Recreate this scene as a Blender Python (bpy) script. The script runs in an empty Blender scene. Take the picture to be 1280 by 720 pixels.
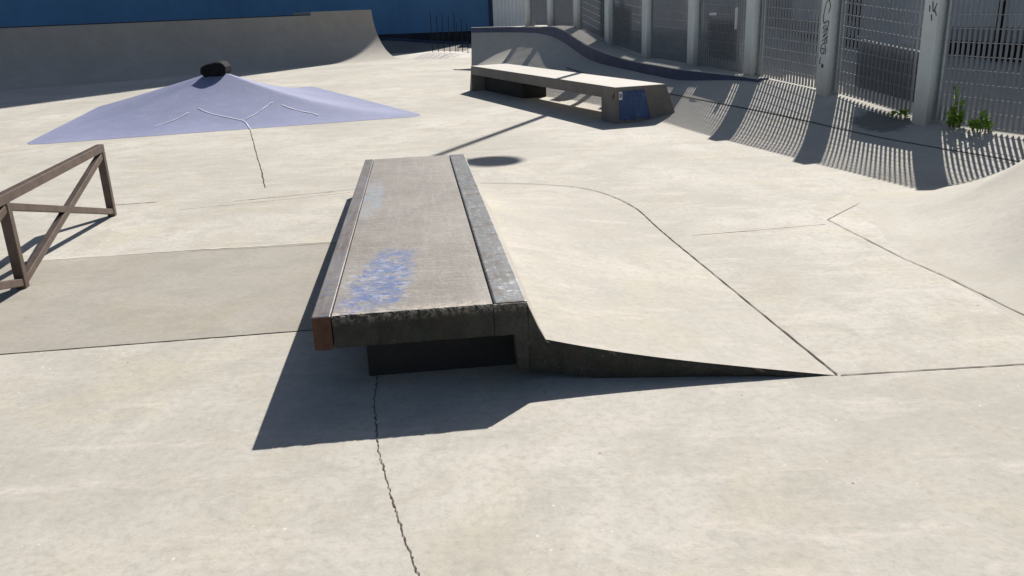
import bpy, bmesh, math, random
from mathutils import Vector, Matrix
random.seed(7)
S = bpy.context.scene
C = S.collection

# ------------------------------------------------------------------ camera
PITCH, ROLL, CAM_H = math.radians(18.53), math.radians(-2.29), 1.6
fw = Vector((0, math.cos(PITCH), -math.sin(PITCH)))
up0 = Vector((0, math.sin(PITCH), math.cos(PITCH)))
rt0 = Vector((1, 0, 0))
rt = math.cos(ROLL) * rt0 + math.sin(ROLL) * up0
up = -math.sin(ROLL) * rt0 + math.cos(ROLL) * up0
cd = bpy.data.cameras.new('camera')
cam = bpy.data.objects.new('camera', cd)
C.objects.link(cam)
mw = Matrix.Identity(4)
for i in range(3):
    mw[i][0], mw[i][1], mw[i][2] = rt[i], up[i], -fw[i]
mw.translation = Vector((0, 0, CAM_H))
cam.matrix_world = mw
cd.sensor_width = 36.0
cd.lens = 1055.2 / 1280 * 36
cd.clip_start, cd.clip_end = 0.05, 2000
S.camera = cam

# ------------------------------------------------------------------ light
AZ, EL = math.radians(23.6), math.radians(39.6)
sun_dir = Vector((math.sin(AZ) * math.cos(EL), math.cos(AZ) * math.cos(EL), math.sin(EL)))
w = bpy.data.worlds.new('World')
S.world = w
w.use_nodes = True
nt = w.node_tree
bg = nt.nodes['Background']
sky = nt.nodes.new('ShaderNodeTexSky')
sky.sky_type = 'NISHITA'
sky.sun_disc = False
sky.sun_elevation = EL
sky.sun_rotation = AZ
sky.dust_density = 1.2
nt.links.new(sky.outputs[0], bg.inputs[0])
bg.inputs[1].default_value = 0.05
sl = bpy.data.lights.new('sun', 'SUN')
sl.energy = 4.6
sl.angle = math.radians(0.62)
sl.color = (1.0, 0.955, 0.885)
so = bpy.data.objects.new('sun', sl)
C.objects.link(so)
so.rotation_euler = (-sun_dir).to_track_quat('-Z', 'Y').to_euler()
so.location = (10, 20, 30)
S.view_settings.view_transform = 'Standard'
S.view_settings.look = 'None'
S.view_settings.gamma = 1
S.view_settings.exposure = 0.6
S.render.resolution_x, S.render.resolution_y = 1024, 576


# ------------------------------------------------------------------ helpers
def thing(name, label, cat, loc=(0, 0, 0), rotz=0.0, group=None):
    o = bpy.data.objects.new(name, None)
    C.objects.link(o)
    o.location = loc
    o.rotation_euler = (0, 0, rotz)
    o['label'] = label
    o['category'] = cat
    o.empty_display_size = 0.1
    if group:
        o['group'] = group
    return o


def tag(o, label, cat, group=None):
    o['label'] = label
    o['category'] = cat
    if group:
        o['group'] = group
    return o


def obj(name, bm, mats, parent=None, smooth=False, bevel=0.0, segs=2, loc=None):
    me = bpy.data.meshes.new(name)
    bmesh.ops.recalc_face_normals(bm, faces=bm.faces)
    bm.to_mesh(me)
    bm.free()
    if not isinstance(mats, (list, tuple)):
        mats = [mats]
    for m in mats:
        me.materials.append(m)
    if smooth:
        for p in me.polygons:
            p.use_smooth = True
    o = bpy.data.objects.new(name, me)
    C.objects.link(o)
    if parent:
        o.parent = parent
    if loc:
        o.location = loc
    if bevel:
        b = o.modifiers.new('bevel', 'BEVEL')
        b.width = bevel
        b.segments = segs
        b.limit_method = 'ANGLE'
        b.angle_limit = math.radians(40)
    return o


def box(bm, lo, hi, mi=0, M=None):
    x0, y0, z0 = lo
    x1, y1, z1 = hi
    v = [bm.verts.new(Vector(p) if M is None else M @ Vector(p)) for p in
         ((x0, y0, z0), (x1, y0, z0), (x1, y1, z0), (x0, y1, z0), (x0, y0, z1), (x1, y0, z1), (x1, y1, z1), (x0, y1, z1))]
    for f in ((3, 2, 1, 0), (4, 5, 6, 7), (0, 1, 5, 4), (1, 2, 6, 5), (2, 3, 7, 6), (3, 0, 4, 7)):
        bm.faces.new([v[i] for i in f]).material_index = mi


def bar(bm, a, b, wd, ht, upv=(0, 0, 1), mi=0):
    a, b = Vector(a), Vector(b)
    d = (b - a).normalized()
    u = Vector(upv)
    s = d.cross(u).normalized()
    u = s.cross(d).normalized()
    v = []
    for p in (a, b):
        for (i, j) in ((-1, -1), (1, -1), (1, 1), (-1, 1)):
            v.append(bm.verts.new(p + s * i * wd / 2 + u * j * ht / 2))
    for f in ((3, 2, 1, 0), (4, 5, 6, 7), (0, 1, 5, 4), (1, 2, 6, 5), (2, 3, 7, 6), (3, 0, 4, 7)):
        bm.faces.new([v[i] for i in f]).material_index = mi


def tube(bm, pts, rad, n=10, caps=True):
    pts = [Vector(p) for p in pts]
    rings = []
    for i, p in enumerate(pts):
        d = (pts[min(i + 1, len(pts) - 1)] - pts[max(i - 1, 0)]).normalized()
        ref = Vector((0, 0, 1)) if abs(d.z) < 0.9 else Vector((1, 0, 0))
        s = d.cross(ref).normalized()
        u = s.cross(d)
        r = rad[i] if isinstance(rad, (list, tuple)) else rad
        rings.append([bm.verts.new(p + r * (math.cos(2 * math.pi * k / n) * s + math.sin(2 * math.pi * k / n) * u)) for k in range(n)])
    for a, b in zip(rings, rings[1:]):
        for k in range(n):
            bm.faces.new((a[k], a[(k + 1) % n], b[(k + 1) % n], b[k]))
    if caps:
        bm.faces.new(rings[0][::-1])
        bm.faces.new(rings[-1])


def grid(bm, rows, mi=0):
    vs = [[bm.verts.new(p) for p in r] for r in rows]
    for a, b in zip(vs, vs[1:]):
        for k in range(len(a) - 1):
            bm.faces.new((a[k], a[k + 1], b[k + 1], b[k])).material_index = mi
    return vs


def prism(bm, poly, z0, z1, mi=0):
    n = len(poly)
    a = [bm.verts.new((x, y, z0)) for x, y in poly]
    b = [bm.verts.new((x, y, z1)) for x, y in poly]
    bm.faces.new(a[::-1]).material_index = mi
    bm.faces.new(b).material_index = mi
    for k in range(n):
        bm.faces.new((a[k], a[(k + 1) % n], b[(k + 1) % n], b[k])).material_index = mi


def ribbon(bm, pts, wd, zf, mi=0, jit=0.0, sub=1):
    """flat strip following 2D points, zf gives the height"""
    P = []
    for a, b in zip(pts, pts[1:]):
        for k in range(sub):
            t = k / sub
            P.append(Vector((a[0] + (b[0] - a[0]) * t, a[1] + (b[1] - a[1]) * t)))
    P.append(Vector(pts[-1][:2]))
    L = []
    for i, p in enumerate(P):
        d = (P[min(i + 1, len(P) - 1)] - P[max(i - 1, 0)]).normalized()
        n = Vector((-d.y, d.x))
        o = random.uniform(-jit, jit)
        ww = wd * (random.choice((0.55, 0.7, 0.8, 0.9, 1.0, 1.1, 1.7)) if jit > 0.004 else 1 + random.uniform(-0.35, 0.35) * (jit > 0))
        q0, q1 = p + n * (o - ww / 2), p + n * (o + ww / 2)
        L.append(((q0.x, q0.y, zf(q0.x, q0.y)), (q1.x, q1.y, zf(q1.x, q1.y))))
    grid(bm, L, mi)


def catmull(pts, n):
    out = []
    P = [pts[0]] + list(pts) + [pts[-1]]
    for i in range(1, len(P) - 2):
        for k in range(n):
            t = k / n
            q = []
            for c in range(len(pts[0])):
                a, b, cc, d = P[i - 1][c], P[i][c], P[i + 1][c], P[i + 2][c]
                q.append(0.5 * (2 * b + (cc - a) * t + (2 * a - 5 * b + 4 * cc - d) * t * t + (3 * b - a - 3 * cc + d) * t ** 3))
            out.append(tuple(q))
    out.append(tuple(pts[-1]))
    return out


def sstep(a, b, x):
    t = max(0.0, min(1.0, (x - a) / (b - a)))
    return t * t * (3 - 2 * t)


# ------------------------------------------------------------------ materials
class MB:
    def __init__(s, name, rough=0.8, spec=0.3, metal=0.0):
        s.m = bpy.data.materials.new(name)
        s.m.use_nodes = True
        s.nt = s.m.node_tree
        s.b = s.nt.nodes['Principled BSDF']
        s.b.inputs['Roughness'].default_value = rough
        s.b.inputs['Specular IOR Level'].default_value = spec
        s.b.inputs['Metallic'].default_value = metal
        s.tc = s.nt.nodes.new('ShaderNodeTexCoord')
        s.co = s.tc.outputs['Object']

    def n(s, t, **k):
        nd = s.nt.nodes.new(t)
        for a, b in k.items():
            setattr(nd, a, b)
        return nd

    def l(s, a, b):
        s.nt.links.new(a, b)

    def map(s, scale=(1, 1, 1), loc=(0, 0, 0), rot=(0, 0, 0)):
        m = s.n('ShaderNodeMapping')
        m.inputs['Scale'].default_value = scale
        m.inputs['Location'].default_value = loc
        m.inputs['Rotation'].default_value = rot
        s.l(s.co, m.inputs[0])
        return m.outputs[0]

    def noise(s, scale, detail=4, rough=0.6, co=None, dist=0.0):
        nd = s.n('ShaderNodeTexNoise')
        nd.inputs['Scale'].default_value = scale
        nd.inputs['Detail'].default_value = detail
        nd.inputs['Roughness'].default_value = rough
        nd.inputs['Distortion'].default_value = dist
        s.l(co or s.co, nd.inputs['Vector'])
        return nd.outputs['Fac']

    def ramp(s, fac, stops):
        r = s.n('ShaderNodeValToRGB')
        e = r.color_ramp.elements
        while len(e) < len(stops):
            e.new(0.5)
        for el, (p, c) in zip(e, stops):
            el.position = p
            el.color = (c, c, c, 1) if isinstance(c, (int, float)) else (*c, 1)
        s.l(fac, r.inputs[0])
        return r.outputs[0]

    def mix(s, fac, a, b, mode='MIX'):
        m = s.n('ShaderNodeMix', data_type='RGBA', blend_type=mode)
        for sock, v in ((m.inputs['Factor'], fac), (m.inputs['A'], a), (m.inputs['B'], b)):
            if isinstance(v, (int, float)):
                sock.default_value = v
            elif isinstance(v, tuple):
                sock.default_value = (*v, 1)
            else:
                s.l(v, sock)
        return m.outputs['Result']

    def math(s, op, a, b=0.0):
        m = s.n('ShaderNodeMath', operation=op)
        for i, v in enumerate((a, b)):
            if isinstance(v, (int, float)):
                m.inputs[i].default_value = v
            else:
                s.l(v, m.inputs[i])
        return m.outputs[0]

    def voro(s, scale, co=None):
        v = s.n('ShaderNodeTexVoronoi')
        v.inputs['Scale'].default_value = scale
        s.l(co or s.co, v.inputs['Vector'])
        return v.outputs['Distance']

    def color(s, c):
        if isinstance(c, tuple):
            s.b.inputs['Base Color'].default_value = (*c, 1)
        else:
            s.l(c, s.b.inputs['Base Color'])

    def bump(s, h, strength=0.3, dist=0.01):
        b = s.n('ShaderNodeBump')
        b.inputs['Strength'].default_value = strength
        b.inputs['Distance'].default_value = dist
        s.l(h, b.inputs['Height'])
        s.l(b.outputs[0], s.b.inputs['Normal'])


def scale3(c, k):
    return tuple(x * k for x in c)


def concrete(name, base, var=0.10, rough=0.85, specks=True, blot=1.0, bump=0.25, tint=(1.03, 1.0, 0.9)):
    m = MB(name, rough, 0.25)
    big = m.noise(0.55, 5, 0.62, dist=0.4)
    mid = m.noise(3.2 * blot, 7, 0.72, dist=0.5)
    cloud = m.noise(1.4 * blot, 6, 0.68, co=m.map(loc=(5, 8, 2)), dist=0.8)
    fine = m.noise(26, 7, 0.78)
    streak = m.noise(2.3, 6, 0.7, co=m.map((0.6, 2.6, 1), rot=(0, 0, 0.18)))
    c = m.mix(m.ramp(big, [(0.34, 0.0), (0.66, 1.0)]), scale3(base, 1 - var), scale3(base, 1 + var * 0.7))
    c = m.mix(m.ramp(cloud, [(0.50, 0.0), (0.66, 0.7)]), c, tuple(b * t * (1 - var * 0.5) for b, t in zip(base, (1.02, 1.0, 0.88))))
    c = m.mix(m.ramp(mid, [(0.46, 0.0), (0.64, 0.75)]), c, tuple(b * t * (1 - var * 1.15) for b, t in zip(base, (0.99, 1.0, 1.0))))
    c = m.mix(m.ramp(streak, [(0.54, 0.0), (0.68, 0.6)]), c, tuple(b * t * (1 + var * 0.9) for b, t in zip(base, (1.02, 0.99, 0.99))))
    c = m.mix(m.ramp(fine, [(0.34, 0.55), (0.52, 0.0)]), c, scale3(base, 1 - var * 1.9))
    c = m.mix(m.ramp(fine, [(0.58, 0.0), (0.72, 0.5)]), c, scale3(base, 1 + var * 1.6))
    if specks:
        spot = m.ramp(m.voro(7.0), [(0.030, 1.0), (0.055, 0.0)])
        gate = m.ramp(m.noise(2.1, 2), [(0.50, 0.0), (0.56, 0.9)])
        c = m.mix(m.math('MULTIPLY', spot, gate), c, scale3(base, 0.30))
        wspot = m.ramp(m.voro(13.0, m.map(loc=(3.3, 1.7, 0.4))), [(0.05, 0.7), (0.10, 0.0)])
        g2 = m.ramp(m.noise(1.7, 2, co=m.map(loc=(9, 4, 0))), [(0.50, 0.0), (0.58, 0.9)])
        c = m.mix(m.math('MULTIPLY', wspot, g2), c, scale3(base, 1.45))
    m.color(c)
    h = m.math('ADD', m.math('MULTIPLY', fine, 0.35), m.math('MULTIPLY', mid, 0.65))
    m.bump(h, bump, 0.012)
    return m


GR = (0.475, 0.447, 0.398)
M = {}
M['ground'] = concrete('floor_concrete', GR, 0.185, bump=0.4).m
M['pour'] = concrete('older_concrete', (0.345, 0.320, 0.278), 0.13).m
M['mound'] = concrete('mound_concrete', scale3(GR, 0.96), 0.10).m
M['wedge'] = concrete('wedge_concrete', scale3(GR, 0.97), 0.16).m
M['pipe'] = concrete('quarter_pipe_concrete', (0.40, 0.37, 0.33), 0.10, specks=False).m
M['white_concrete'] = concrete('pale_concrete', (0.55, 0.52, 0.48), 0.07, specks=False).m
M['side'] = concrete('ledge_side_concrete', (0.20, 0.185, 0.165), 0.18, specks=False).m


def plain(name, c, rough=0.6, spec=0.4, metal=0.0, var=0.15, sc=4.0, bump=0.0):
    m = MB(name, rough, spec, metal)
    f = m.noise(sc, 5, 0.65)
    col = m.mix(m.ramp(f, [(0.3, 0.0), (0.7, 1.0)]), scale3(c, 1 - var), scale3(c, 1 + var))
    m.color(col)
    if bump:
        m.bump(m.noise(sc * 8, 4), bump, 0.005)
    return m.m


M['joint'] = plain('joint_dirt', (0.10, 0.088, 0.075), 0.95, 0.1)
M['joint_soft'] = plain('worn_joint', (0.30, 0.275, 0.235), 0.95, 0.1)
M['joint_pale'] = plain('pale_scratch', (0.58, 0.54, 0.47), 0.9, 0.1)
M['steel_rust'] = plain('brown_painted_steel', (0.105, 0.074, 0.058), 0.45, 0.5, 0.25, 0.3, 9, 0.15)
M['bars'] = plain('galvanised_bars', (0.27, 0.285, 0.305), 0.55, 0.3, 0.1, 0.08, 6)
M['board'] = plain('dark_grey_board', (0.13, 0.145, 0.16), 0.6, 0.3, 0, 0.12, 1.5)
M['navy'] = plain('navy_paint', (0.035, 0.05, 0.11), 0.5, 0.4, 0, 0.3, 5)
M['black'] = plain('black_rubber', (0.014, 0.014, 0.016), 0.8, 0.12, 0, 0.35, 8, 0.3)
M['dark_metal'] = plain('dark_metal', (0.05, 0.055, 0.065), 0.5, 0.4, 0.3, 0.2, 5)
M['cladding'] = plain('pale_cladding', (0.58, 0.60, 0.61), 0.5, 0.4, 0, 0.08, 2)
M['white_cladding'] = plain('white_cladding', (0.78, 0.79, 0.78), 0.55, 0.4, 0, 0.06, 1.5)
M['dark_void'] = plain('dark_recess', (0.035, 0.037, 0.045), 0.8, 0.2, 0, 0.3, 1.2)
M['beam'] = plain('grey_beam', (0.20, 0.215, 0.225), 0.6, 0.3, 0, 0.1, 2)
M['rust_box'] = plain('dull_red_paint', (0.13, 0.05, 0.045), 0.7, 0.3, 0, 0.3, 3)
M['lamp_grey'] = plain('lamp_grey', (0.25, 0.26, 0.27), 0.45, 0.4, 0.3, 0.1)
M['deck'] = concrete('rear_yard_concrete', (0.20, 0.195, 0.185), 0.15, specks=False).m

# posts: pale grey green concrete paint, dirty feet
m = MB('post_paint', 0.65, 0.3)
f = m.noise(3, 5, 0.65)
c = m.mix(m.ramp(f, [(0.3, 0.0), (0.7, 1.0)]), (0.60, 0.64, 0.62), (0.70, 0.74, 0.72))
sp = m.n('ShaderNodeSeparateXYZ')
m.l(m.co, sp.inputs[0])
foot = m.ramp(m.math('ADD', sp.outputs[2], m.math('MULTIPLY', m.noise(5, 3), 0.25)), [(0.12, 0.75), (0.62, 0.0)])
c = m.mix(foot, c, (0.36, 0.33, 0.29))
m.color(c)
M['post'] = m.m

# blue wall
m = MB('blue_wall_paint', 0.55, 0.35)
f = m.noise(0.35, 4, 0.6)
c = m.mix(m.ramp(f, [(0.3, 0.0), (0.7, 1.0)]), (0.075, 0.20, 0.38), (0.105, 0.26, 0.46))
c = m.mix(m.ramp(m.noise(1.2, 5, 0.7, co=m.map((3, 3, 0.15))), [(0.5, 0.0), (0.8, 0.25)]), c, (0.04, 0.10, 0.19))
m.color(c)
M['blue_wall'] = m.m

# pyramid paint: pale violet blue, worn on the crests
m = MB('lavender_paint', 0.7, 0.3)
f = m.noise(0.9, 6, 0.65, dist=0.5)
c = m.mix(m.ramp(f, [(0.3, 0.0), (0.7, 1.0)]), (0.185, 0.205, 0.325), (0.235, 0.252, 0.385))
c = m.mix(m.ramp(m.noise(5, 5, 0.7), [(0.52, 0.0), (0.75, 0.35)]), c, (0.36, 0.36, 0.43))
c = m.mix(m.ramp(m.noise(2.6, 7, 0.78, co=m.map((0.5, 2.2, 1), rot=(0, 0, 0.5)), dist=0.6), [(0.53, 0.0), (0.68, 0.5)]), c, (0.25, 0.255, 0.32))
c = m.mix(m.ramp(m.noise(14, 7, 0.8), [(0.60, 0.0), (0.68, 0.55)]), c, (0.40, 0.39, 0.40))
m.color(c)
m.bump(m.noise(20, 4), 0.25, 0.01)
M['lavender'] = m.m
M['lavender_joint'] = plain('pale_seam', (0.55, 0.56, 0.65), 0.8, 0.2)

# ledge slab top: brownish worn concrete with long scratches and a blue rubbed paint patch
m = MB('ledge_top', 0.6, 0.4)
f = m.noise(2.2, 6, 0.65, dist=0.4)
long_ = m.noise(5, 6, 0.7, co=m.map((5, 0.35, 1)))
cross = m.noise(9, 5, 0.7, co=m.map((0.8, 4, 1), rot=(0, 0, 0.35)))
c = m.mix(m.ramp(f, [(0.3, 0.0), (0.7, 1.0)]), (0.165, 0.147, 0.13), (0.27, 0.245, 0.222))
c = m.mix(m.ramp(long_, [(0.5, 0.0), (0.72, 0.6)]), c, (0.30, 0.285, 0.27))
c = m.mix(m.ramp(cross, [(0.52, 0.0), (0.68, 0.6)]), c, (0.35, 0.325, 0.295))
c = m.mix(m.ramp(m.noise(48, 6, 0.78), [(0.34, 0.7), (0.5, 0.0)]), c, (0.12, 0.105, 0.09))
sp = m.n('ShaderNodeSeparateXYZ')
m.l(m.co, sp.inputs[0])


def ellipse(m, sp, cx, cy, rx, ry, inner=0.5, skew=0.0):
    X = m.math('DIVIDE', m.math('SUBTRACT', sp.outputs[0], m.math('ADD', m.math('MULTIPLY', m.math('SUBTRACT', sp.outputs[1], cy), skew), cx)), rx)
    Y = m.math('DIVIDE', m.math('SUBTRACT', sp.outputs[1], cy), ry)
    d = m.math('ADD', m.math('POWER', m.math('ABSOLUTE', X), 2.6), m.math('POWER', m.math('ABSOLUTE', Y), 2.6))
    d = m.math('ADD', d, m.math('MULTIPLY', m.math('SUBTRACT', m.noise(8, 6, 0.75), 0.5), 2.2))
    return m.ramp(d, [(inner, 1.0), (1.0, 0.0)])


blot = m.ramp(m.noise(17, 8, 0.88, co=m.map((1.0, 1.5, 1), rot=(0, 0, 0.4))), [(0.43, 0.0), (0.53, 1.0)])
e1 = m.math('MULTIPLY', m.math('MULTIPLY', ellipse(m, sp, 0.29, 0.55, 0.16, 0.58, 0.35, 0.11), blot), m.ramp(m.noise(6.5, 5, 0.7, co=m.map((1.4, 0.8, 1), (3, 6, 0), (0, 0, -0.5))), [(0.40, 0.25), (0.52, 1.0)]))
e2 = m.math('MULTIPLY', ellipse(m, sp, 0.16, 0.15, 0.10, 0.22, 0.3), m.ramp(m.noise(24, 5, 0.8), [(0.5, 0.0), (0.58, 0.7)]))
e3 = m.math('MULTIPLY', ellipse(m, sp, 0.14, 2.6, 0.10, 0.75, 0.3), m.ramp(m.noise(14, 5, 0.8), [(0.45, 0.0), (0.57, 0.65)]))
c = m.mix(m.math('MULTIPLY', e1, 0.92), c, (0.045, 0.10, 0.27))
c = m.mix(e2, c, (0.10, 0.12, 0.30))
c = m.mix(e3, c, (0.22, 0.28, 0.36))
pl = m.math('MULTIPLY', ellipse(m, sp, 0.26, 0.46, 0.20, 0.55, 0.3), m.ramp(m.noise(17, 5, 0.75), [(0.5, 0.0), (0.62, 0.6)]))
c = m.mix(pl, c, (0.36, 0.37, 0.42))
# chipped pale edge near the front
chip = m.math('MULTIPLY', m.ramp(sp.outputs[1], [(0.02, 1.0), (0.10, 0.0)]), m.ramp(m.noise(30, 5, 0.8), [(0.45, 0.0), (0.55, 1.0)]))
c = m.mix(chip, c, (0.42, 0.37, 0.31))
m.color(c)
m.bump(m.math('ADD', m.noise(45, 4), m.math('MULTIPLY', cross, 0.8)), 0.35, 0.006)
M['ledge_top'] = m.m

bk = concrete('bank_concrete', scale3(GR, 0.97), 0.10, specks=False)
sp = bk.n('ShaderNodeSeparateXYZ')
bk.l(bk.co, sp.inputs[0])
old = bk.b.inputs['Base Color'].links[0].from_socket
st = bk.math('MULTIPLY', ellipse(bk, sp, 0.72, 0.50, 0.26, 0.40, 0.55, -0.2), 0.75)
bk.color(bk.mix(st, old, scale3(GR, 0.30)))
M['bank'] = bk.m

# steel edge strips with paint and scuffs
m = MB('edge_steel', 0.42, 0.5, 0.35)
long_ = m.noise(6, 6, 0.7, co=m.map((8, 0.5, 1)))
c = m.mix(m.ramp(m.noise(2.5, 5, 0.7), [(0.3, 0.0), (0.7, 1.0)]), (0.125, 0.128, 0.13), (0.19, 0.19, 0.185))
c = m.mix(m.ramp(long_, [(0.48, 0.0), (0.68, 0.8)]), c, (0.25, 0.26, 0.27))
c = m.mix(m.ramp(m.noise(22, 6, 0.8), [(0.56, 0.0), (0.64, 0.9)]), c, (0.48, 0.48, 0.46))
c = m.mix(m.ramp(m.noise(6, 6, 0.8, co=m.map(loc=(4, 2, 1))), [(0.55, 0.0), (0.68, 0.7)]), c, (0.13, 0.19, 0.30))
c = m.mix(m.ramp(m.noise(9, 6, 0.8, co=m.map(loc=(7, 2, 1))), [(0.50, 0.0), (0.60, 0.8)]), c, (0.13, 0.10, 0.08))
m.color(c)
m.bump(m.noise(40, 4), 0.2, 0.004)
M['edge_right'] = m.m
m = MB('edge_steel_brown', 0.4, 0.5, 0.35)
long_ = m.noise(6, 6, 0.7, co=m.map((8, 0.4, 1)))
c = m.mix(m.ramp(m.noise(2.0, 5, 0.7), [(0.3, 0.0), (0.7, 1.0)]), (0.15, 0.12, 0.10), (0.25, 0.235, 0.23))
c = m.mix(m.ramp(long_, [(0.45, 0.0), (0.68, 0.7)]), c, (0.32, 0.30, 0.29))
c = m.mix(m.ramp(m.noise(18, 6, 0.8), [(0.6, 0.0), (0.68, 0.9)]), c, (0.45, 0.44, 0.43))
c = m.mix(m.ramp(m.noise(11, 7, 0.82, co=m.map(loc=(2, 5, 1))), [(0.55, 0.0), (0.63, 0.7)]), c, (0.13, 0.17, 0.27))
c = m.mix(m.ramp(m.noise(16, 7, 0.82, co=m.map(loc=(8, 3, 1))), [(0.57, 0.0), (0.65, 0.8)]), c, (0.07, 0.055, 0.045))
m.color(c)
M['edge_left'] = m.m
M['rust'] = plain('rust_brown', (0.10, 0.05, 0.03), 0.7, 0.3, 0.1, 0.4, 14, 0.3)

# dark rough front face of the ledge with chips along its upper arris
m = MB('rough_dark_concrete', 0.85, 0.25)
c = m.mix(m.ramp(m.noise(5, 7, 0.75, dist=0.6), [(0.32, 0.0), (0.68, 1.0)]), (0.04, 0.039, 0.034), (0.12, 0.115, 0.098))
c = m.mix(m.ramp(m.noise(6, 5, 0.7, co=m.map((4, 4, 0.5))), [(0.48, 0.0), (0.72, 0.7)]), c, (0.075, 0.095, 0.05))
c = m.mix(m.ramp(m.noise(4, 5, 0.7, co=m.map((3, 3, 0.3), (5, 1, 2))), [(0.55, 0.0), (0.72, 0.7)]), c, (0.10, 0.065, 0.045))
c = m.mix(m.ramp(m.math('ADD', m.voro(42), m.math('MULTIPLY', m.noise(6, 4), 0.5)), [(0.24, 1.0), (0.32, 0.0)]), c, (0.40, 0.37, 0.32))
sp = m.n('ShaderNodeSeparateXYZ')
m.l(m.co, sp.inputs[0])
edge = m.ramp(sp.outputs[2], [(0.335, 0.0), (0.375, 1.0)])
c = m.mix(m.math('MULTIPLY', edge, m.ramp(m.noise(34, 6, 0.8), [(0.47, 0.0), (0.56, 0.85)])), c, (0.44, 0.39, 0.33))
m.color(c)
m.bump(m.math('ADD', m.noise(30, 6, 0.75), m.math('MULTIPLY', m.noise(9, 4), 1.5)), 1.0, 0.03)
M['rough_dark'] = m.m

# blue rubbed paint on the far bench
m = MB('blue_rubbed_paint', 0.6, 0.3)
c = m.mix(m.ramp(m.noise(4, 6, 0.7, co=m.map((1, 1, 0.4))), [(0.35, 0.0), (0.65, 1.0)]), (0.035, 0.06, 0.15), (0.06, 0.105, 0.235))
c = m.mix(m.ramp(m.noise(9, 6, 0.8, dist=1.5), [(0.57, 0.0), (0.66, 0.6)]), c, (0.22, 0.30, 0.40))
m.color(c)
M['blue_rub'] = m.m
M['sticker'] = plain('white_sticker', (0.75, 0.75, 0.75), 0.5)
M['ink'] = plain('black_ink', (0.075, 0.078, 0.085), 0.6)
M['grey_paint'] = plain('grey_spray_paint', (0.50, 0.48, 0.47), 0.8, 0.2, 0, 0.2, 3)
M['leaf'] = plain('weed_leaf', (0.20, 0.33, 0.05), 0.6, 0.3, 0, 0.45, 6)
M['stem'] = plain('weed_stem', (0.10, 0.13, 0.04), 0.7, 0.3)
M['petal'] = plain('pale_petal', (0.7, 0.7, 0.62), 0.7)

M['under'] = concrete('recess_shade_concrete', (0.04, 0.039, 0.038), 0.2, specks=False).m  # concrete blackened: shade of the recesses put into the colour
# ------------------------------------------------------------------ ground
FX, FY = 4.532, 9.149                         # first fence post
FD = Vector((-0.2795, 0.9602))                # along the fence, going away
FN = Vector((-0.9602, -0.2795))               # from the fence to the park
SP = 1.7046


def fpt(s, off=0.0):
    return (FX + FD.x * s + FN.x * off, FY + FD.y * s + FN.y * off)


def mound_z(x, y):
    xf = 2.46 + 0.04 * (5 - y) + 0.25 * sstep(5.2, 6.2, y)
    e = max(0.0, x - xf)
    z = 0.27 * e * e
    z = z if z < 0.3 else 0.3 + 0.32 * (1 - math.exp(-(z - 0.3) / 0.32))
    fall = 1 - max(0.0, min(1.0, (y - 0.16 * (x - 3.0) - 6.08) / 0.85)) ** 0.8
    return z * fall


bm = bmesh.new()
R = 900
v = [bm.verts.new(p) for p in ((-R, -R, 0), (R, -R, 0), (R, R, 0), (-R, R, 0))]
bm.faces.new(v)
# greyer pour of concrete to the left of the ledge
a = [bm.verts.new((x, y, 0.0015)) for x, y in ((-6.2, 3.75), (-5.2, 3.83), (-2.64, 4.03), (-1.08, 4.20), (-0.9, 4.205), (-0.9, 6.05), (-1.37, 6.0), (-3.35, 5.81), (-6.2, 5.54))]
bm.faces.new(a).material_index = 1
zj = lambda x, y: 0.003
ribbon(bm, [(-6.2, 3.75), (-5.2, 3.83), (-2.64, 4.03), (-1.08, 4.20), (-0.6, 4.21)], 0.0065, zj, 2, 0.0015, 30)
ribbon(bm, [(-3.35, 5.81), (-2.3, 5.93), (-1.37, 6.0), (-1.1, 6.04)], 0.016, zj, 4, 0.006, 12)
ribbon(bm, [(-2.3, 5.89), (-1.8, 5.92), (-1.3, 5.965)], 0.006, zj, 3, 0.006, 12)
ribbon(bm, [(-2.90, 7.32), (-2.2, 7.52), (-1.46, 7.78), (-1.2, 7.85)], 0.014, zj, 4, 0.006, 12)
ribbon(bm, [(-2.5, 7.58), (-1.9, 7.75), (-1.45, 7.9)], 0.012, zj, 3, 0.006, 12)
ribbon(bm, [(-3.65, 7.60), (-3.25, 7.68)], 0.016, zj, 3, 0.006, 8)
ribbon(bm, [(1.43, 3.38), (2.26, 3.42), (3.2, 3.45)], 0.0065, zj, 2, 0.0015, 20)
ribbon(bm, [(2.36, 6.07), (2.46, 5.05), (2.53, 4.68), (2.60, 4.00), (2.68, 3.3)], 0.0075, lambda x, y: mound_z(x, y) + 0.005, 3, 0.002, 14)
ribbon(bm, [(2.36, 6.07), (2.62, 6.36), (2.95, 6.72)], 0.008, zj, 3, 0.002, 10)
ribbon(bm, [(1.3, 5.79), (1.7, 5.85), (2.3, 5.95)], 0.010, zj, 4, 0.003, 10)
# jagged crack in front of the ledge
crk = [(-0.65, 3.9), (-0.63, 3.5), (-0.615, 3.32), (-0.585, 3.15), (-0.56, 3.0), (-0.525, 2.83), (-0.49, 2.72), (-0.46, 2.6), (-0.415, 2.45), (-0.375, 2.31), (-0.34, 2.2), (-0.30, 2.08), (-0.22, 1.8)]
ribbon(bm, crk, 0.0042, zj, 2, 0.0041, 11)
# crack running out from the pyramid
ribbon(bm, [(-3.74, 12.5), (-3.42, 11.5), (-3.09, 10.45), (-2.64, 9.04), (-2.37, 8.15)], 0.011, zj, 2, 0.004, 10)
g = obj('ground', bm, [M['ground'], M['pour'], M['joint'], M['joint_soft'], M['joint_pale']])
g['kind'] = 'structure'

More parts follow.
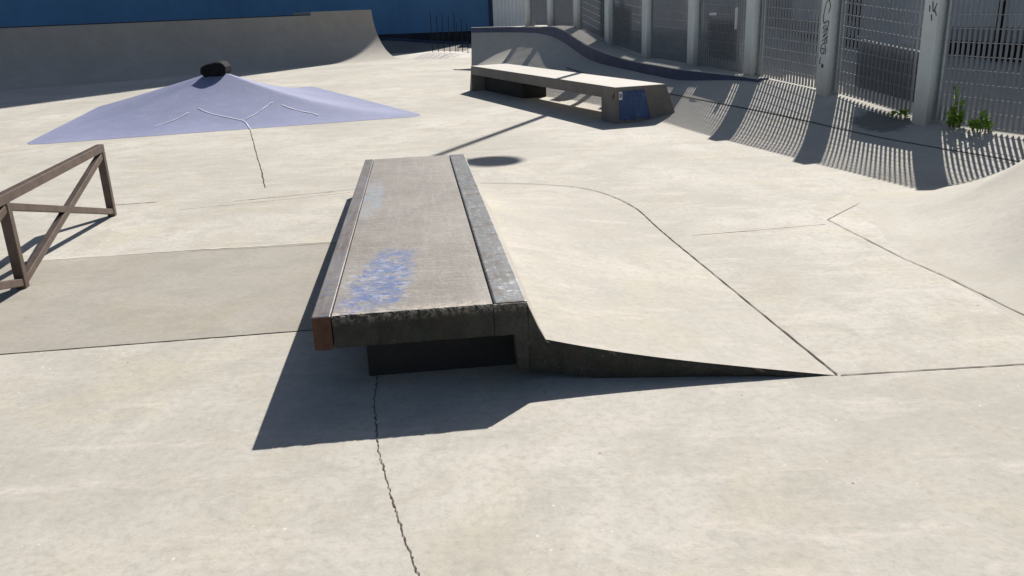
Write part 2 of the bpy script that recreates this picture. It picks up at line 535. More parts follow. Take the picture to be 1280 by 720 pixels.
# ------------------------------------------------------------------ curved bank under the fence, with its rear deck
# rows: (top x, top y, top z, foot x, foot y)
rows = []
for s, zt, wd in ((-5.0, 0.30, 1.25), (-3.4, 0.27, 1.15), (-1.7, 0.25, 1.1), (0, 0.25, 1.35), (1.7, 0.41, 1.75), (3.4, 0.50, 2.0), (5.1, 0.55, 1.95), (6.8, 0.60, 1.85), (8.5, 0.79, 1.9)):
    t, f = fpt(s, 0.24 * sstep(1.0, 5.1, s)), fpt(s, wd)
    rows.append((t[0], t[1], zt, f[0], f[1]))
rows += [(1.42, 18.95, 1.08, -0.32, 18.3), (0.95, 20.6, 1.07, -0.55, 19.7), (0.45, 22.4, 1.05, -0.68, 20.9), (-0.1, 23.8, 1.03, -0.76, 21.9), (-0.85, 24.7, 1.02, -0.84, 22.7)]
cr = catmull(rows, 8)


def bank_at(r, u):
    return (r[3] + (r[0] - r[3]) * u, r[4] + (r[1] - r[4]) * u, r[2] * u ** (2.0 - 1.2 * max(0.0, min(0.25, r[2] - 0.25)) if r[2] < 0.56 else max(1.65, 1.7 - (r[2] - 0.56) * 0.4)))


NU = 16
bm = bmesh.new()
L = []
for i, r in enumerate(cr):
    row = [(r[3], r[4], -0.03)] + [bank_at(r, k / NU) for k in range(NU + 1)]
    row[1] = (row[1][0], row[1][1], 0.0)
    # rear deck
    row.append((r[0] + 4.4 * 0.9602, r[1] + 4.4 * 0.2795, r[2]))
    L.append(row)
vs = grid(bm, L)
bm.faces.new([q for q in vs[-1]][::-1])        # end wall
bank = thing('curved_bank', 'long curved concrete bank striped by fence shadow along the foot of the mesh fence', 'skate bank', (3.5, 9.0, 0))
for q in bm.verts:
    q.co -= Vector((3.5, 9.0, 0))
for fc in bm.faces:
    fc.smooth = True
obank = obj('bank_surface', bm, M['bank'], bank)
mn = obank.modifiers.new('edge', 'EDGE_SPLIT')
mn.split_angle = math.radians(35)


def bank_s(idx, off):
    """surface point: idx is the catmull row (float), off 0..1 from the foot"""
    i = int(max(0, min(len(cr) - 2, idx)))
    t = idx - i
    r = [cr[i][k] * (1 - t) + cr[i + 1][k] * t for k in range(5)]
    return Vector(bank_at(r, off))


# construction joint running along the bank
bm = bmesh.new()
P = []
for k in range(0, 66):
    idx = k
    u = 0.62
    a = bank_s(idx, u - 0.007)
    b = bank_s(idx, u + 0.007)
    P.append(((a.x - 3.5, a.y - 9, a.z + 0.004), (b.x - 3.5, b.y - 9, b.z + 0.004)))
grid(bm, P)
obj('joint', bm, M['joint'], bank)
# navy painted coping kerb along the upper edge, beyond the third post
bm = bmesh.new()
L = []
rr = [r for i, r in enumerate(cr) if i >= 38]
for i, r in enumerate(rr):
    t2 = Vector((r[0], r[1]))
    nn = Vector((r[3] - r[0], r[4] - r[1])).normalized()
    idx = i + 38
    th = 0.03 + 0.14 * sstep(38, 47, idx) + 0.09 * sstep(54, 64, idx) - 0.13 * sstep(70, 82, idx)
    pz = r[2]
    W_ = Vector((r[3] - r[0], r[4] - r[1])).length
    d0 = W_ * (1 - math.sqrt(max(0.0, 1 - th / pz))) + 0.01
    q = lambda o, z: (t2.x + nn.x * o - 3.5, t2.y + nn.y * o - 9.0, z)
    L.append([q(d0, pz - th - 0.03), q(d0, pz + 0.01), q(d0 - 0.015, pz + 0.022), q(-0.10, pz + 0.022), q(-0.10, pz - 0.05)])
vs = grid(bm, L)
bm.faces.new(vs[0])
bm.faces.new(vs[-1][::-1])
for fc in bm.faces:
    fc.material_index = 0
for q in bm.faces:
    n_ = q.normal
bm.normal_update()
for q in bm.faces:
    if abs(q.normal.z) > 0.7:
        q.material_index = 1
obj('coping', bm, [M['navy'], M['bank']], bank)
# pale vertical end strip of the bank
# ------------------------------------------------------------------ right hand mound


bm = bmesh.new()
L = []
NX, NY = 90, 110
for j in range(NY + 1):
    y = 0.5 + 7.6 * j / NY
    L.append([(2.35 + 5.2 * i / NX - 4.5, y - 5, mound_z(2.35 + 5.2 * i / NX, y) - 0.0015 + (0.0025 if mound_z(2.35 + 5.2 * i / NX, y) > 0.001 else 0)) for i in range(NX + 1)])
grid(bm, L)
md = obj('rolled_mound', bm, M['mound'], None, True, loc=(4.5, 5, 0))
tag(md, 'pale smooth concrete mound rising at the right edge of the open floor', 'skate mound')

# ------------------------------------------------------------------ main ledge
LH = math.radians(5.88)
LW, LL, LZ = 0.92, 4.48, 0.383
SLP = -0.0197


def ltop(y):
    return LZ + SLP * y


ledge = thing('grind_ledge', 'low concrete grind ledge with blue rubbed patch and a sloping wedge at its right side', 'skate ledge', (-0.851, 3.337, 0), LH)


def slab(bm, x0, x1, y0, y1, th, dz=0.0, ny=1):
    for k in range(ny):
        a, b = y0 + (y1 - y0) * k / ny, y0 + (y1 - y0) * (k + 1) / ny
        v = [bm.verts.new(p) for p in ((x0, a, ltop(a) - th), (x1, a, ltop(a) - th), (x1, b, ltop(b) - th), (x0, b, ltop(b) - th),
                                       (x0, a, ltop(a) + dz), (x1, a, ltop(a) + dz), (x1, b, ltop(b) + dz), (x0, b, ltop(b) + dz))]
        for f in ((3, 2, 1, 0), (4, 5, 6, 7), (0, 1, 5, 4), (1, 2, 6, 5), (2, 3, 7, 6), (3, 0, 4, 7)):
            bm.faces.new([v[i] for i in f])


# central slab, with a ragged front edge
bm = bmesh.new()
rng = random.Random(3)
NXs = 90
x0, x1 = 0.086, 0.770
top, frt, bot = [], [], []
rows_ = []
fr = []
for i in range(NXs + 1):
    x = x0 + (x1 - x0) * i / NXs
    wk = 0.8 * (wk if i else 0.3) + 0.2 * rng.random() * 1.3
    ch = 0.003 + 0.008 * wk + 0.006 * rng.random() ** 3
    cz = 0.002 + 0.010 * wk * wk + 0.008 * rng.random() ** 4
    cb = 0.004 + 0.008 * rng.random()
    rows_.append([(x, LL, ltop(LL) - 0.15), (x, LL, ltop(LL)), (x, 0.05, ltop(0.05)), (x, ch, ltop(0)), (x, 0.0, ltop(0) - cz), (x, 0.003 * rng.random(), ltop(0) - 0.08), (x, 0.0, ltop(0) - 0.15 + cb), (x, 0.02, ltop(0) - 0.152), (x, LL, ltop(LL) - 0.15)])
vs = grid(bm, rows_)
for fc in bm.faces:
    cy = sum(q.co.y for q in fc.verts) / 4
    if cy < 0.022:
        fc.material_index = 1
bm.faces.new(vs[0][:-1])
bm.faces.new(vs[-1][:-1][::-1])
bmesh.ops.remove_doubles(bm, verts=bm.verts, dist=1e-5)
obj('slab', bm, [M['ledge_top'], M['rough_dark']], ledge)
# left steel edge and its rusty end
bm = bmesh.new()
slab(bm, 0.0, 0.080, 0.006, LL, 0.148, 0.001)
obj('edge_strip', bm, M['edge_left'], ledge, bevel=0.005)
bm = bmesh.new()
slab(bm, 0.001, 0.080, 0.0, 0.0055, 0.150, -0.002)
obj('end_plate', bm, M['rust'], ledge, bevel=0.003)
# right edge strip
bm = bmesh.new()
slab(bm, 0.7785, LW, 0.02, LL, 0.140, 0.002)
obj('edge_strip', bm, M['edge_right'], ledge, bevel=0.008)
# support wall under the slab
bm = bmesh.new()
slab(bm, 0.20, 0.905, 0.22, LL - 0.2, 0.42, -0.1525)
obj('support', bm, M['under'], ledge)  # shade beneath the slab is painted in by the near-black material
# wedge: local heightfield between the ledge side and the outline
wor = Matrix.Translation((-0.851, 3.337, 0)) @ Matrix.Rotation(LH, 4, 'Z')
inv = wor.inverted()
outl = [inv @ Vector((x, y, 0)) for x, y in ((1.415, 3.385), (1.12, 5.76), (1.01, 6.75), (0.75, 7.43), (0.34, 7.76), (-0.26, 7.95))]
oc = catmull([(p.x, p.y) for p in outl], 14)
bm = bmesh.new()
L = []
NU2 = 34
for k, (xo, yo) in enumerate(oc):
    t = k / (len(oc) - 1)
    # ledge side point paired with this outline point
    ys = 0.012 + (min(LL, outl[-1].y) - 0.06) * (yo - oc[0][1]) / (oc[-1][1] - oc[0][1]) if k else 0.012
    ys = max(0.012, min(LL - 0.02, ys))
    xs = LW + 0.002
    gz = 1 - sstep(2.4, 4.3, ys)
    hk = 0.195 * gz                                 # height where the steep side meets the slope
    zt = ltop(ys) - 0.012
    steep = 0.075 * (0.35 + 0.65 * gz)
    row = [(xs, ys, -0.02 if k > 1 else 0.056), (xs, ys, zt), (xs + steep * 0.55, ys + (yo - ys) * 0.03, zt * 0.42 + hk * 0.58)]
    for j in range(NU2 + 1):
        u = j / NU2
        x = xs + steep + (xo - xs - steep) * u
        y = ys + (yo - ys) * u
        z = hk * ((1 - u) ** 1.12) * (1 - 0.12 * math.sin(math.pi * u)) + 0.004 * (1 - u)
        row.append((x, y, z))
    row.append((xo, yo, -0.02))
    L.append(row)
vs = grid(bm, L)
# near face: split strip down to a slightly undercut foot
near = vs[0][1:-1]
foot = []
mid = []
n_ = len(near)
back_ = []
for i, q in enumerate(near):
    u = max(0.0, (q.co.x - LW) / (oc[0][0] - LW))
    zf_ = max(-0.02, 0.058 * (1 - u / 0.22)) if q.co.z > 0.012 else -0.02
    zf_ = min(zf_, q.co.z - 0.01)
    foot.append(bm.verts.new((q.co.x - 0.004, q.co.y + 0.018, zf_)))
    back_.append(bm.verts.new((q.co.x - 0.004, q.co.y + 0.32 * (1 - u) + 0.02, zf_ - 0.004)))
    mid.append(bm.verts.new((q.co.x + rng.uniform(-0.004, 0.004), q.co.y - 0.006 - 0.010 * rng.random(), max(q.co.z - 0.008 - 0.012 * rng.random(), zf_ + 0.004))))
for i in range(n_ - 1):
    for f_ in ((near[i], near[i + 1], mid[i + 1], mid[i]), (mid[i], mid[i + 1], foot[i + 1], foot[i]), (foot[i], foot[i + 1], back_[i + 1], back_[i])):
        bm.faces.new(f_).material_index = 1
for fc in bm.faces:
    fc.smooth = fc.material_index == 0
ow = obj('wedge', bm, [M['wedge'], M['rough_dark']], ledge)
es = ow.modifiers.new('edge', 'EDGE_SPLIT')
es.split_angle = math.radians(30)
# block under the right edge: continues the near face to the slab
bm = bmesh.new()
v = []
prof = [(0.772, ltop(0) - 0.004), (LW + 0.001, ltop(0) - 0.004), (LW + 0.001, 0.050), (0.868, 0.062), (0.858, ltop(0) - 0.148), (0.772, ltop(0) - 0.151)]
rng = random.Random(5)
a = [bm.verts.new((x, 0.001 + 0.006 * rng.random(), z)) for x, z in prof]
b = [bm.verts.new((x, 0.019 if k in (0, 5) else 0.12, z)) for k, (x, z) in enumerate(prof)]
bm.faces.new(a)
bm.faces.new(b[::-1])
for k in range(len(prof)):
    bm.faces.new((a[k], b[k], b[(k + 1) % len(prof)], a[(k + 1) % len(prof)]))
obj('end_cap', bm, M['rough_dark'], ledge, bevel=0.004)
# outline joint of the wedge on the floor
bm = bmesh.new()
ribbon(bm, [(x, y) for x, y in oc], 0.0075, lambda x, y: 0.0045, 0, 0.0015, 3)
obj('joint', bm, M['joint'], ledge)

# ------------------------------------------------------------------ far bench ledge
# near front corner (1.48,11.67), left front corner (-0.63,17.1)
d_ = Vector((-0.63 - 1.50, 17.2 - 11.67))
BL_ = d_.length
BH = math.atan2(-d_.x, d_.y)
bench = thing('table_ledge', 'long pale concrete table ledge with open middle and blue rubbed paint on its near end', 'skate ledge', (1.50, 11.67, 0), BH)
BW, BZ, BT = 0.74, 0.49, 0.165
bm = bmesh.new()
# top slab, near end cut a little askew
a = [bm.verts.new(p) for p in ((0, 0, BZ), (BW, -0.06, BZ), (BW, BL_, BZ), (0, BL_, BZ))]
b = [bm.verts.new(p) for p in ((0, 0, BZ - BT), (BW, -0.06, BZ - BT), (BW, BL_, BZ - BT), (0, BL_, BZ - BT))]
bm.faces.new(a)
bm.faces.new(b[::-1])
for k in range(4):
    f = bm.faces.new((a[k], b[k], b[(k + 1) % 4], a[(k + 1) % 4]))
    f.material_index = 1
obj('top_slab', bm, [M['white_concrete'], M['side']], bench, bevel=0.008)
bm = bmesh.new()      # near end block, flares towards the bank
lo = [(0.0, -0.015, 0), (BW + 0.20, -0.08, 0), (BW + 0.20, 0.30, 0), (0.0, 0.30, 0)]
hi = [(0.0, -0.012, BZ - BT * 0), (BW + 0.01, -0.075, BZ), (BW + 0.01, -0.005, BZ), (0, -0.005, BZ)]
lo = [bm.verts.new(p) for p in lo]
hi = [bm.verts.new((p[0], p[1], BZ - 0.003)) for p in hi]
bm.faces.new(hi)
for k in range(4):
    bm.faces.new((lo[k], lo[(k + 1) % 4], hi[(k + 1) % 4], hi[k]))
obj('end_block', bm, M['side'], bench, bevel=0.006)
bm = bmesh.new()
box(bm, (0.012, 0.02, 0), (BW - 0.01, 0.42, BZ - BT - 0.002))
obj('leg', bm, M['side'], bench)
bm = bmesh.new()      # far leg, long block
box(bm, (0.26, BL_ - 2.0, 0), (BW - 0.02, BL_ - 0.03, BZ - BT - 0.002))
obj('leg', bm, M['under'], bench)  # near-black colour paints the shade below the table slab
bm = bmesh.new()      # sloping far end
a = [bm.verts.new(p) for p in ((0, BL_ + 0.002, BZ - 0.004), (0, BL_ + 0.16, 0), (0, BL_ + 0.002, 0))]
b = [bm.verts.new(p) for p in ((BW, BL_ + 0.002, BZ - 0.004), (BW, BL_ + 0.16, 0), (BW, BL_ + 0.002, 0))]
bm.faces.new(a)
bm.faces.new(b[::-1])
for k in range(3):
    bm.faces.new((a[k], b[k], b[(k + 1) % 3], a[(k + 1) % 3]))
obj('end_block', bm, M['side'], bench)
# painted patch and sticker on the near end face


def on_end(x, z):
    """point on the near end face of the bench, 4 mm proud"""
    y = -0.012 + (-0.075 + 0.012) * x / (BW + 0.01) + (-0.003) * (1 - z / BZ)
    return (x, y - 0.007, z)


bm = bmesh.new()
rng = random.Random(9)
L = []
for i in range(15):
    x = 0.055 + 0.37 * i / 14
    zt = BZ - 0.045 - 0.02 * rng.random()
    zb = 0.03 + 0.03 * rng.random()
    L.append([on_end(x + (0.06 * (1 - k / 6) if i == 14 else 0) + 0.04 * (1 - k / 6) * i / 14, zb + (zt - zb) * k / 6) for k in range(7)])
grid(bm, L)
obj('paint_patch', bm, M['blue_rub'], bench)
bm = bmesh.new()
a = [bm.verts.new((p[0], p[1] - 0.004, p[2])) for p in (on_end(0.045, 0.32), on_end(0.095, 0.32), on_end(0.095, 0.43), on_end(0.045, 0.43))]
bm.faces.new(a)
stk = obj('sticker', bm, M['sticker'], bench)
bm = bmesh.new()
for (xa, za, xb, zb) in ((0.060, 0.35, 0.060, 0.40), (0.060, 0.40, 0.080, 0.39), (0.080, 0.39, 0.080, 0.36), (0.080, 0.36, 0.060, 0.35)):
    pa, pb = on_end(xa, za), on_end(xb, zb)
    bar(bm, (pa[0], pa[1] - 0.006, pa[2]), (pb[0], pb[1] - 0.006, pb[2]), 0.002, 0.012, (0.3, 0, 1))
obj('mark', bm, M['ink'], stk)

# ------------------------------------------------------------------ grind rail
rail = thing('grind_rail', 'brown square steel grind rail with crossed braces standing left of the ledge', 'skate rail', (-3.13, 5.17, 0))
u_ = Vector((-3.43 + 3.13, 7.17 - 5.17, 0))
RH = 0.585
T = 0.062
ft = [Vector((0, 0, 0)) + u_ * k for k in (1, 0, -1, -2)]
hp = Vector((0, 0, 1))
bm = bmesh.new()
bar(bm, ft[0] + hp * RH + u_.normalized() * 0.03, ft[-1] + hp * RH, T, T)
obj('top_rail', bm, M['steel_rust'], rail, bevel=0.006)
for p in ft:
    bm = bmesh.new()
    bar(bm, p, p + hp * (RH - T / 2 - 0.001), T, T, u_)
    obj('post', bm, M['steel_rust'], rail, bevel=0.006)
for a, b in zip(ft, ft[1:]):
    d = (b - a).normalized()
    bm = bmesh.new()
    bar(bm, a + hp * (RH - 0.06) + d * 0.03, b + hp * 0.045 - d * 0.03, T * 0.8, T * 0.8)
    obj('brace', bm, M['steel_rust'], rail, bevel=0.005)
    bm = bmesh.new()
    off = Vector((0.0, 0.0, 0.0))
    bar(bm, b + hp * (RH - 0.06) - d * 0.03, a + hp * 0.045 + d * 0.03, T * 0.78, T * 0.78)
    obj('brace', bm, M['steel_rust'], rail, bevel=0.005)

# ------------------------------------------------------------------ painted pyramid
PC = [Vector(p) for p in ((-6.74, 11.87), (-1.23, 13.42), (-4.4, 19.9), (-8.1, 17.4))]
AP = Vector((-4.92, 15.1))
AH = 0.72


def pyr_ex(d):
    b = (PC[3] - AP).normalized()
    return 1.8 - 0.75 * max(0.0, d.normalized().dot(b)) ** 1.4 if d.length > 1e-6 else 1.8


def pyr_z(x, y):
    d = Vector((x, y)) - AP
    if d.length < 1e-6:
        return AH
    best = 1e9
    for a, b in zip(PC, PC[1:] + PC[:1]):
        e = b - a
        den = d.x * e.y - d.y * e.x
        if abs(den) < 1e-9:
            continue
        ap = a - AP
        t = (ap.x * e.y - ap.y * e.x) / den
        s = (ap.x * d.y - ap.y * d.x) / den
        if t > 0 and -1e-6 <= s <= 1 + 1e-6:
            best = min(best, t)
    k = max(0.0, 1 - 1 / best) if best < 1e8 else 0
    return AH * k ** pyr_ex(d)


pyr = thing('pyramid', 'lavender blue painted concrete pyramid with curved flanks rising from the pale floor', 'skate pyramid', (AP.x, AP.y, 0))
bm = bmesh.new()
NR, NS = 26, 22
ring = []
for a, b in zip(PC, PC[1:] + PC[:1]):
    for k in range(NS):
        ring.append(a + (b - a) * k / NS)
L = []
# round the corners slightly
rs = []
for i in range(len(ring)):
    rs.append((ring[i - 1] + ring[i] * 2 + ring[(i + 1) % len(ring)]) / 4)
for j in range(NR + 1):
    k = 1 - j / NR
    row = []
    for q in rs + [rs[0]]:
        p = AP + (q - AP) * k
        z = AH * (1 - k) ** pyr_ex(q - AP) + 0.003
        row.append((p.x - AP.x, p.y - AP.y, z))
    L.append(row)
grid(bm, L)
bmesh.ops.remove_doubles(bm, verts=bm.verts, dist=1e-4)
obj('flanks', bm, M['lavender'], pyr, True)
bm = bmesh.new()
zf = lambda x, y: pyr_z(x + AP.x, y + AP.y) + 0.012


def seam(pts, wd=0.035):
    ribbon(bm, catmull([(x - AP.x, y - AP.y) for x, y in pts], 6), wd, zf, 0, 0.003, 1)


seam([(-4.9, 13.78), (-4.67, 13.6), (-4.36, 13.44), (-4.07, 13.28)], 0.017)
seam([(-4.07, 13.28), (-3.96, 13.57), (-3.88, 13.87), (-3.8, 14.15)], 0.017)
seam([(-4.07, 13.28), (-3.96, 13.1), (-3.86, 12.86), (-3.76, 12.6)], 0.017)
seam([(-5.3, 12.93), (-5.13, 13.21), (-4.99, 13.61)], 0.018)
seam([(-3.63, 14.04), (-3.36, 13.84), (-3.08, 13.69), (-2.95, 13.56)], 0.02)
obj('seam', bm, M['lavender_joint'], pyr)
# dark block on the peak
bm = bmesh.new()
pr_ = [(-0.27, 0.02), (-0.235, 0.155), (-0.10, 0.215), (0.10, 0.255), (0.20, 0.235), (0.262, 0.14), (0.25, 0.01), (0.16, -0.06), (-0.16, -0.07)]
dep = [(-0.23, 0.80), (-0.18, 1.0), (0.15, 1.0), (0.21, 0.78)]
L = []
for y, k in dep:
    L.append([(x * k * 0.82, y + 0.02 * math.sin(5 * x), 0.06 + (z - 0.08) * k * 0.78) for x, z in pr_] + [(pr_[0][0] * k * 0.82, y + 0.02 * math.sin(5 * pr_[0][0]), 0.06 + (pr_[0][1] - 0.08) * k * 0.78)])
vs = grid(bm, L)
bm.faces.new(vs[0][:-1])
bm.faces.new(vs[-1][:-1][::-1])
bmesh.ops.remove_doubles(bm, verts=bm.verts, dist=1e-4)
cap = obj('cap_block', bm, M['black'], None, False, 0.03, 3, loc=(AP.x - 0.04, AP.y, AH - 0.045))
tag(cap, 'black rounded block capping the peak of the blue pyramid', 'block')

# ------------------------------------------------------------------ quarter pipe
QA, QB = Vector((-3.45, 29.7)), Vector((-21.5, 15.9))
qd = (QB - QA).normalized()
qn = Vector((qd.y, -qd.x))
if qn.y < 0:
    qn = -qn
QL = (QB - QA).length
qp = thing('quarter_pipe', 'wide grey concrete quarter pipe in shade before the blue wall', 'quarter pipe', (QA.x, QA.y, 0))


def qprof(H, r=1.78, n=18):
    th = math.acos(1 - H / r)
    return [(r * math.sin(th * k / n), r * (1 - math.cos(th * k / n))) for k in range(n + 1)]


def qsec(name, s0, s1, H, mats):
    bm = bmesh.new()
    p = [(-0.02, -0.02)] + qprof(H) + [(3.2, H), (3.2, -0.02)]
    rr = []
    for s in (s0, s1):
        rr.append([((qd * s + qn * o).x, (qd * s + qn * o).y, z) for o, z in p])
    vs = grid(bm, rr)
    bm.faces.new(vs[0])
    bm.faces.new(vs[1][::-1])
    for fc in bm.faces:
        fc.smooth = True
    o = obj(name, bm, mats, qp)
    e = o.modifiers.new('edge', 'EDGE_SPLIT')
    e.split_angle = math.radians(30)


qsec('ramp', 2.3, QL, 1.52, M['pipe'])
qsec('ramp', 0.0, 2.298, 1.63, M['pipe'])
bm = bmesh.new()
o1 = qprof(1.52)[-1][0] + 0.03
tube(bm, [(*(qd * 2.33 + qn * o1), 1.525), (*(qd * QL + qn * o1), 1.525)], 0.03, 8)
obj('coping', bm, M['dark_metal'], qp)
bm = bmesh.new()      # grey sprayed patch far left, follows the curve
L = []
for i in range(7):
    s = 12.05 + 0.9 * i / 6
    L.append([(*(qd * s + qn * (o - 0.012)), z + 0.012) for o, z in qprof(1.52)[5 - (i % 3 == 1):17 - i % 2]][:11])
grid(bm, L)
obj('spray_patch', bm, M['grey_paint'], qp)

# ------------------------------------------------------------------ low shaded bank at the foot of the blue wall
bm = bmesh.new()
L = []
for i in range(21):
    x = -15 + 13.6 * i / 20
    z = 0.42 * (1 - 0.75 * sstep(14, 20, i))
    L.append([(x, 33.6 + 3.4 * u, z * u * u) for u in (0, 0.15, 0.3, 0.45, 0.6, 0.75, 0.9, 1.0)] + [(x, 37.95, z)])
grid(bm, L)
for q in bm.verts:
    q.co -= Vector((-8, 36, 0))
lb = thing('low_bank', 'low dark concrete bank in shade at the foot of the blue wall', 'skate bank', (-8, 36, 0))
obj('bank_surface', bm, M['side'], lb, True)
bm = bmesh.new()
L = []
for i in range(21):
    x = -15 + 13.6 * i / 20 + 8
    z = 0.42 * (1 - 0.75 * sstep(14, 20, i))
    L.append([(x, 0.95, z - 0.06), (x, 0.93, z + 0.07), (x, 1.35, z + 0.075), (x, 1.36, z - 0.05)])
grid(bm, L)
obj('coping', bm, M['navy'], lb)

# ------------------------------------------------------------------ blue building
blue = thing('blue_building', 'tall blue painted building wall behind the quarter pipe', 'building', (-15.4, 40, 0))
bm = bmesh.new()
box(bm, (-25, 0, 0), (15, 18, 21))
obj('wall', bm, M['blue_wall'], blue)
bm = bmesh.new()
box(bm, (-25, -0.05, 0), (14.9, -0.003, 0.55))
obj('plinth', bm, M['dark_void'], blue)
bm = bmesh.new()
box(bm, (-9.3, -0.35, 0), (-7.6, -0.06, 14))
obj('pillar', bm, M['dark_void'], blue)
bm = bmesh.new()
box(bm, (14.84, -0.04, 0.56), (15.04, 0.02, 20.9))
obj('corner_strip', bm, M['navy'], blue)

# white corrugated shed beside it


def corrugated(bm, x0, x1, z0, z1, y, pitch=0.2, dep=0.035):
    n = int((x1 - x0) / pitch)
    pts = []
    for k in range(n):
        x = x0 + k * pitch
        pts += [(x, y), (x + pitch * 0.35, y), (x + pitch * 0.5, y - dep), (x + pitch * 0.85, y - dep)]
    pts.append((x0 + n * pitch, y))
    grid(bm, [[(px, py, z0) for px, py in pts], [(px, py, z1) for px, py in pts]])


shed = thing('corrugated_shed', 'pale ribbed metal shed standing right of the blue wall', 'shed', (0.1, 38.8, 0))
bm = bmesh.new()
corrugated(bm, -0.45, 1.55, 0, 3.1, 0, 0.16)
obj('cladding', bm, M['white_cladding'], shed)
bm = bmesh.new()
box(bm, (-0.45, 0.02, 0), (3.2, 3.2, 3.05))
obj('wall', bm, M['white_cladding'], shed)
bm = bmesh.new()
box(bm, (1.58, -0.06, 0), (1.66, 0.015, 3.1))
obj('door_frame', bm, M['dark_metal'], shed)

# ------------------------------------------------------------------ building behind the fence
FROT = math.atan2(FN.y, FN.x)
# local frame: x along the fence (away), y pointing away from the park
fang = math.atan2(FD.y, FD.x)
bx_, by_ = fpt(0, -4.2)
shed2 = thing('service_building', 'long grey service building with ribbed cladding behind the mesh fence', 'building', (bx_, by_, 0), fang)
# local: +x along FD, +y = left of it = towards the park (FN); so building goes to -y
bm = bmesh.new()
box(bm, (-9, -8, 0), (18, -0.5, 5.9))
obj('wall', bm, M['dark_void'], shed2)
bm = bmesh.new()


def clad(x0, x1, z0, z1):
    p = 0.105
    n = int((x1 - x0) / p)
    pts = []
    for k in range(n):
        x = x0 + k * p
        pts += [(x, 0.0), (x + p * 0.3, 0.0), (x + p * 0.42, 0.035), (x + p * 0.85, 0.035)]
    pts.append((x0 + n * p, 0.0))
    grid(bm, [[(a, b, z0) for a, b in pts], [(a, b, z1) for a, b in pts]])


clad(-9, 4.55, 0.99, 5.6)
obj('cladding', bm, M['cladding'], shed2)
bm = bmesh.new()
clad(7.75, 8.7, 1.07, 5.6)
obj('cladding', bm, M['cladding'], shed2)
bm = bmesh.new()
clad(4.80, 6.50, 0.36, 5.6)
sh_ = obj('shutter', bm, M['cladding'], shed2)
bm = bmesh.new()
box(bm, (4.95, 0.04, 0.70), (5.35, 0.075, 0.75))
obj('latch', bm, M['white_cladding'], sh_)
bm = bmesh.new()
box(bm, (6.15, 0.04, 0.76), (6.5, 0.075, 0.81))
obj('latch', bm, M['white_cladding'], sh_)
bm = bmesh.new()
box(bm, (-9, -0.05, 0.78), (4.55, 0.05, 0.985))
obj('beam', bm, M['beam'], shed2)
bm = bmesh.new()
box(bm, (6.6, -0.05, 0.80), (8.7, 0.05, 1.06))
obj('beam', bm, M['beam'], shed2)
bm = bmesh.new()
tube(bm, [(3.17, 0.12, 0), (3.17, 0.12, 5.4)], 0.05, 10)
obj('downpipe', bm, M['black'], shed2)
bm = bmesh.new()
box(bm, (9.0, -0.3, 0.2), (18, 0.1, 6.4))
obj('dark_wall', bm, M['board'], shed2)
bm = bmesh.new()
box(bm, (4.58, -0.06, 0), (4.78, 0.10, 5.7))
obj('pillar', bm, M['beam'], shed2)

# ------------------------------------------------------------------ mesh fence
fence = thing('mesh_fence', 'tall steel mesh fence with pale posts along the top of the bank', 'fence', (FX, FY, 0), fang)
# local x along the fence, local y towards the park
ZB = [(-5.1, 0.29), (-3.4, 0.27), (-1.7, 0.25), (0, 0.25), (1.7, 0.41), (3.4, 0.50), (5.1, 0.55), (6.8, 0.60), (8.5, 0.79), (10.2, 1.10), (11.9, 1.09), (13.6, 1.09), (15.4, 1.09)]


def zb(s):
    for (a, za), (b, zb_) in zip(ZB, ZB[1:]):
        if s <= b:
            return za + (zb_ - za) * max(0, (s - a) / (b - a))
    return ZB[-1][1]




def ftop(s):
    return max(2.15 - zb(s), 1.40)


for i in range(-3, 9):
    s = SP * i
    bm = bmesh.new()
    box(bm, (-0.10, -0.10, -0.08), (0.10, 0.10, ftop(s) + 0.06))
    obj('post', bm, M['post'], fence, bevel=0.008, loc=(s, 0, zb(s)))
HPX = 0.132
for i in range(-3, 8):
    s0, s1 = SP * i + 0.103, SP * (i + 1) - 0.103
    bm = bmesh.new()
    n = 22
    za, zb1 = zb(SP * i + 0.1), zb(SP * (i + 1) - 0.1)
    for k in range(n + 1):
        x = s0 + (s1 - s0) * (k + 0.25) / (n + 0.5)
        z0 = za + (zb1 - za) * (x - s0) / (s1 - s0)
        box(bm, (x - 0.0025, -0.0155, z0 + 0.02), (x + 0.0025, 0.0155, za + ftop(SP * i + 0.1) + (zb1 + ftop(SP * (i + 1) - 0.1) - za - ftop(SP * i + 0.1)) * (x - s0) / (s1 - s0)))
    for k in range(15):
        h = 0.03 + HPX * k
        if h > min(ftop(SP * i + 0.1), ftop(SP * (i + 1) - 0.1)):
            break
        bar(bm, (s0, 0.019, za + h), (s1, 0.019, zb1 + h), 0.005, 0.005)
    obj('mesh_panel', bm, M['bars'], fence)
# dark boards fixed behind some panels
for i, x0, x1, h0, h1 in ((2, 0.45, 1.30, 0.16, 0.78), (4, 0.75, 1.58, 0.10, 0.80), (5, 0.12, 0.55, 0.10, 1.7)):
    za, zb1 = zb(SP * i + x0), zb(SP * i + x1)
    bm = bmesh.new()
    q = [(SP * i + x0, za + h0), (SP * i + x1, zb1 + h0), (SP * i + x1, zb1 + h1), (SP * i + x0, za + h1)]
    a = [bm.verts.new((x, -0.032, z)) for x, z in q]
    b = [bm.verts.new((x, -0.048, z)) for x, z in q]
    bm.faces.new(a)
    bm.faces.new(b[::-1])
    for k in range(4):
        bm.faces.new((a[k], b[k], b[(k + 1) % 4], a[(k + 1) % 4]))
    obj('board', bm, M['board'], fence)
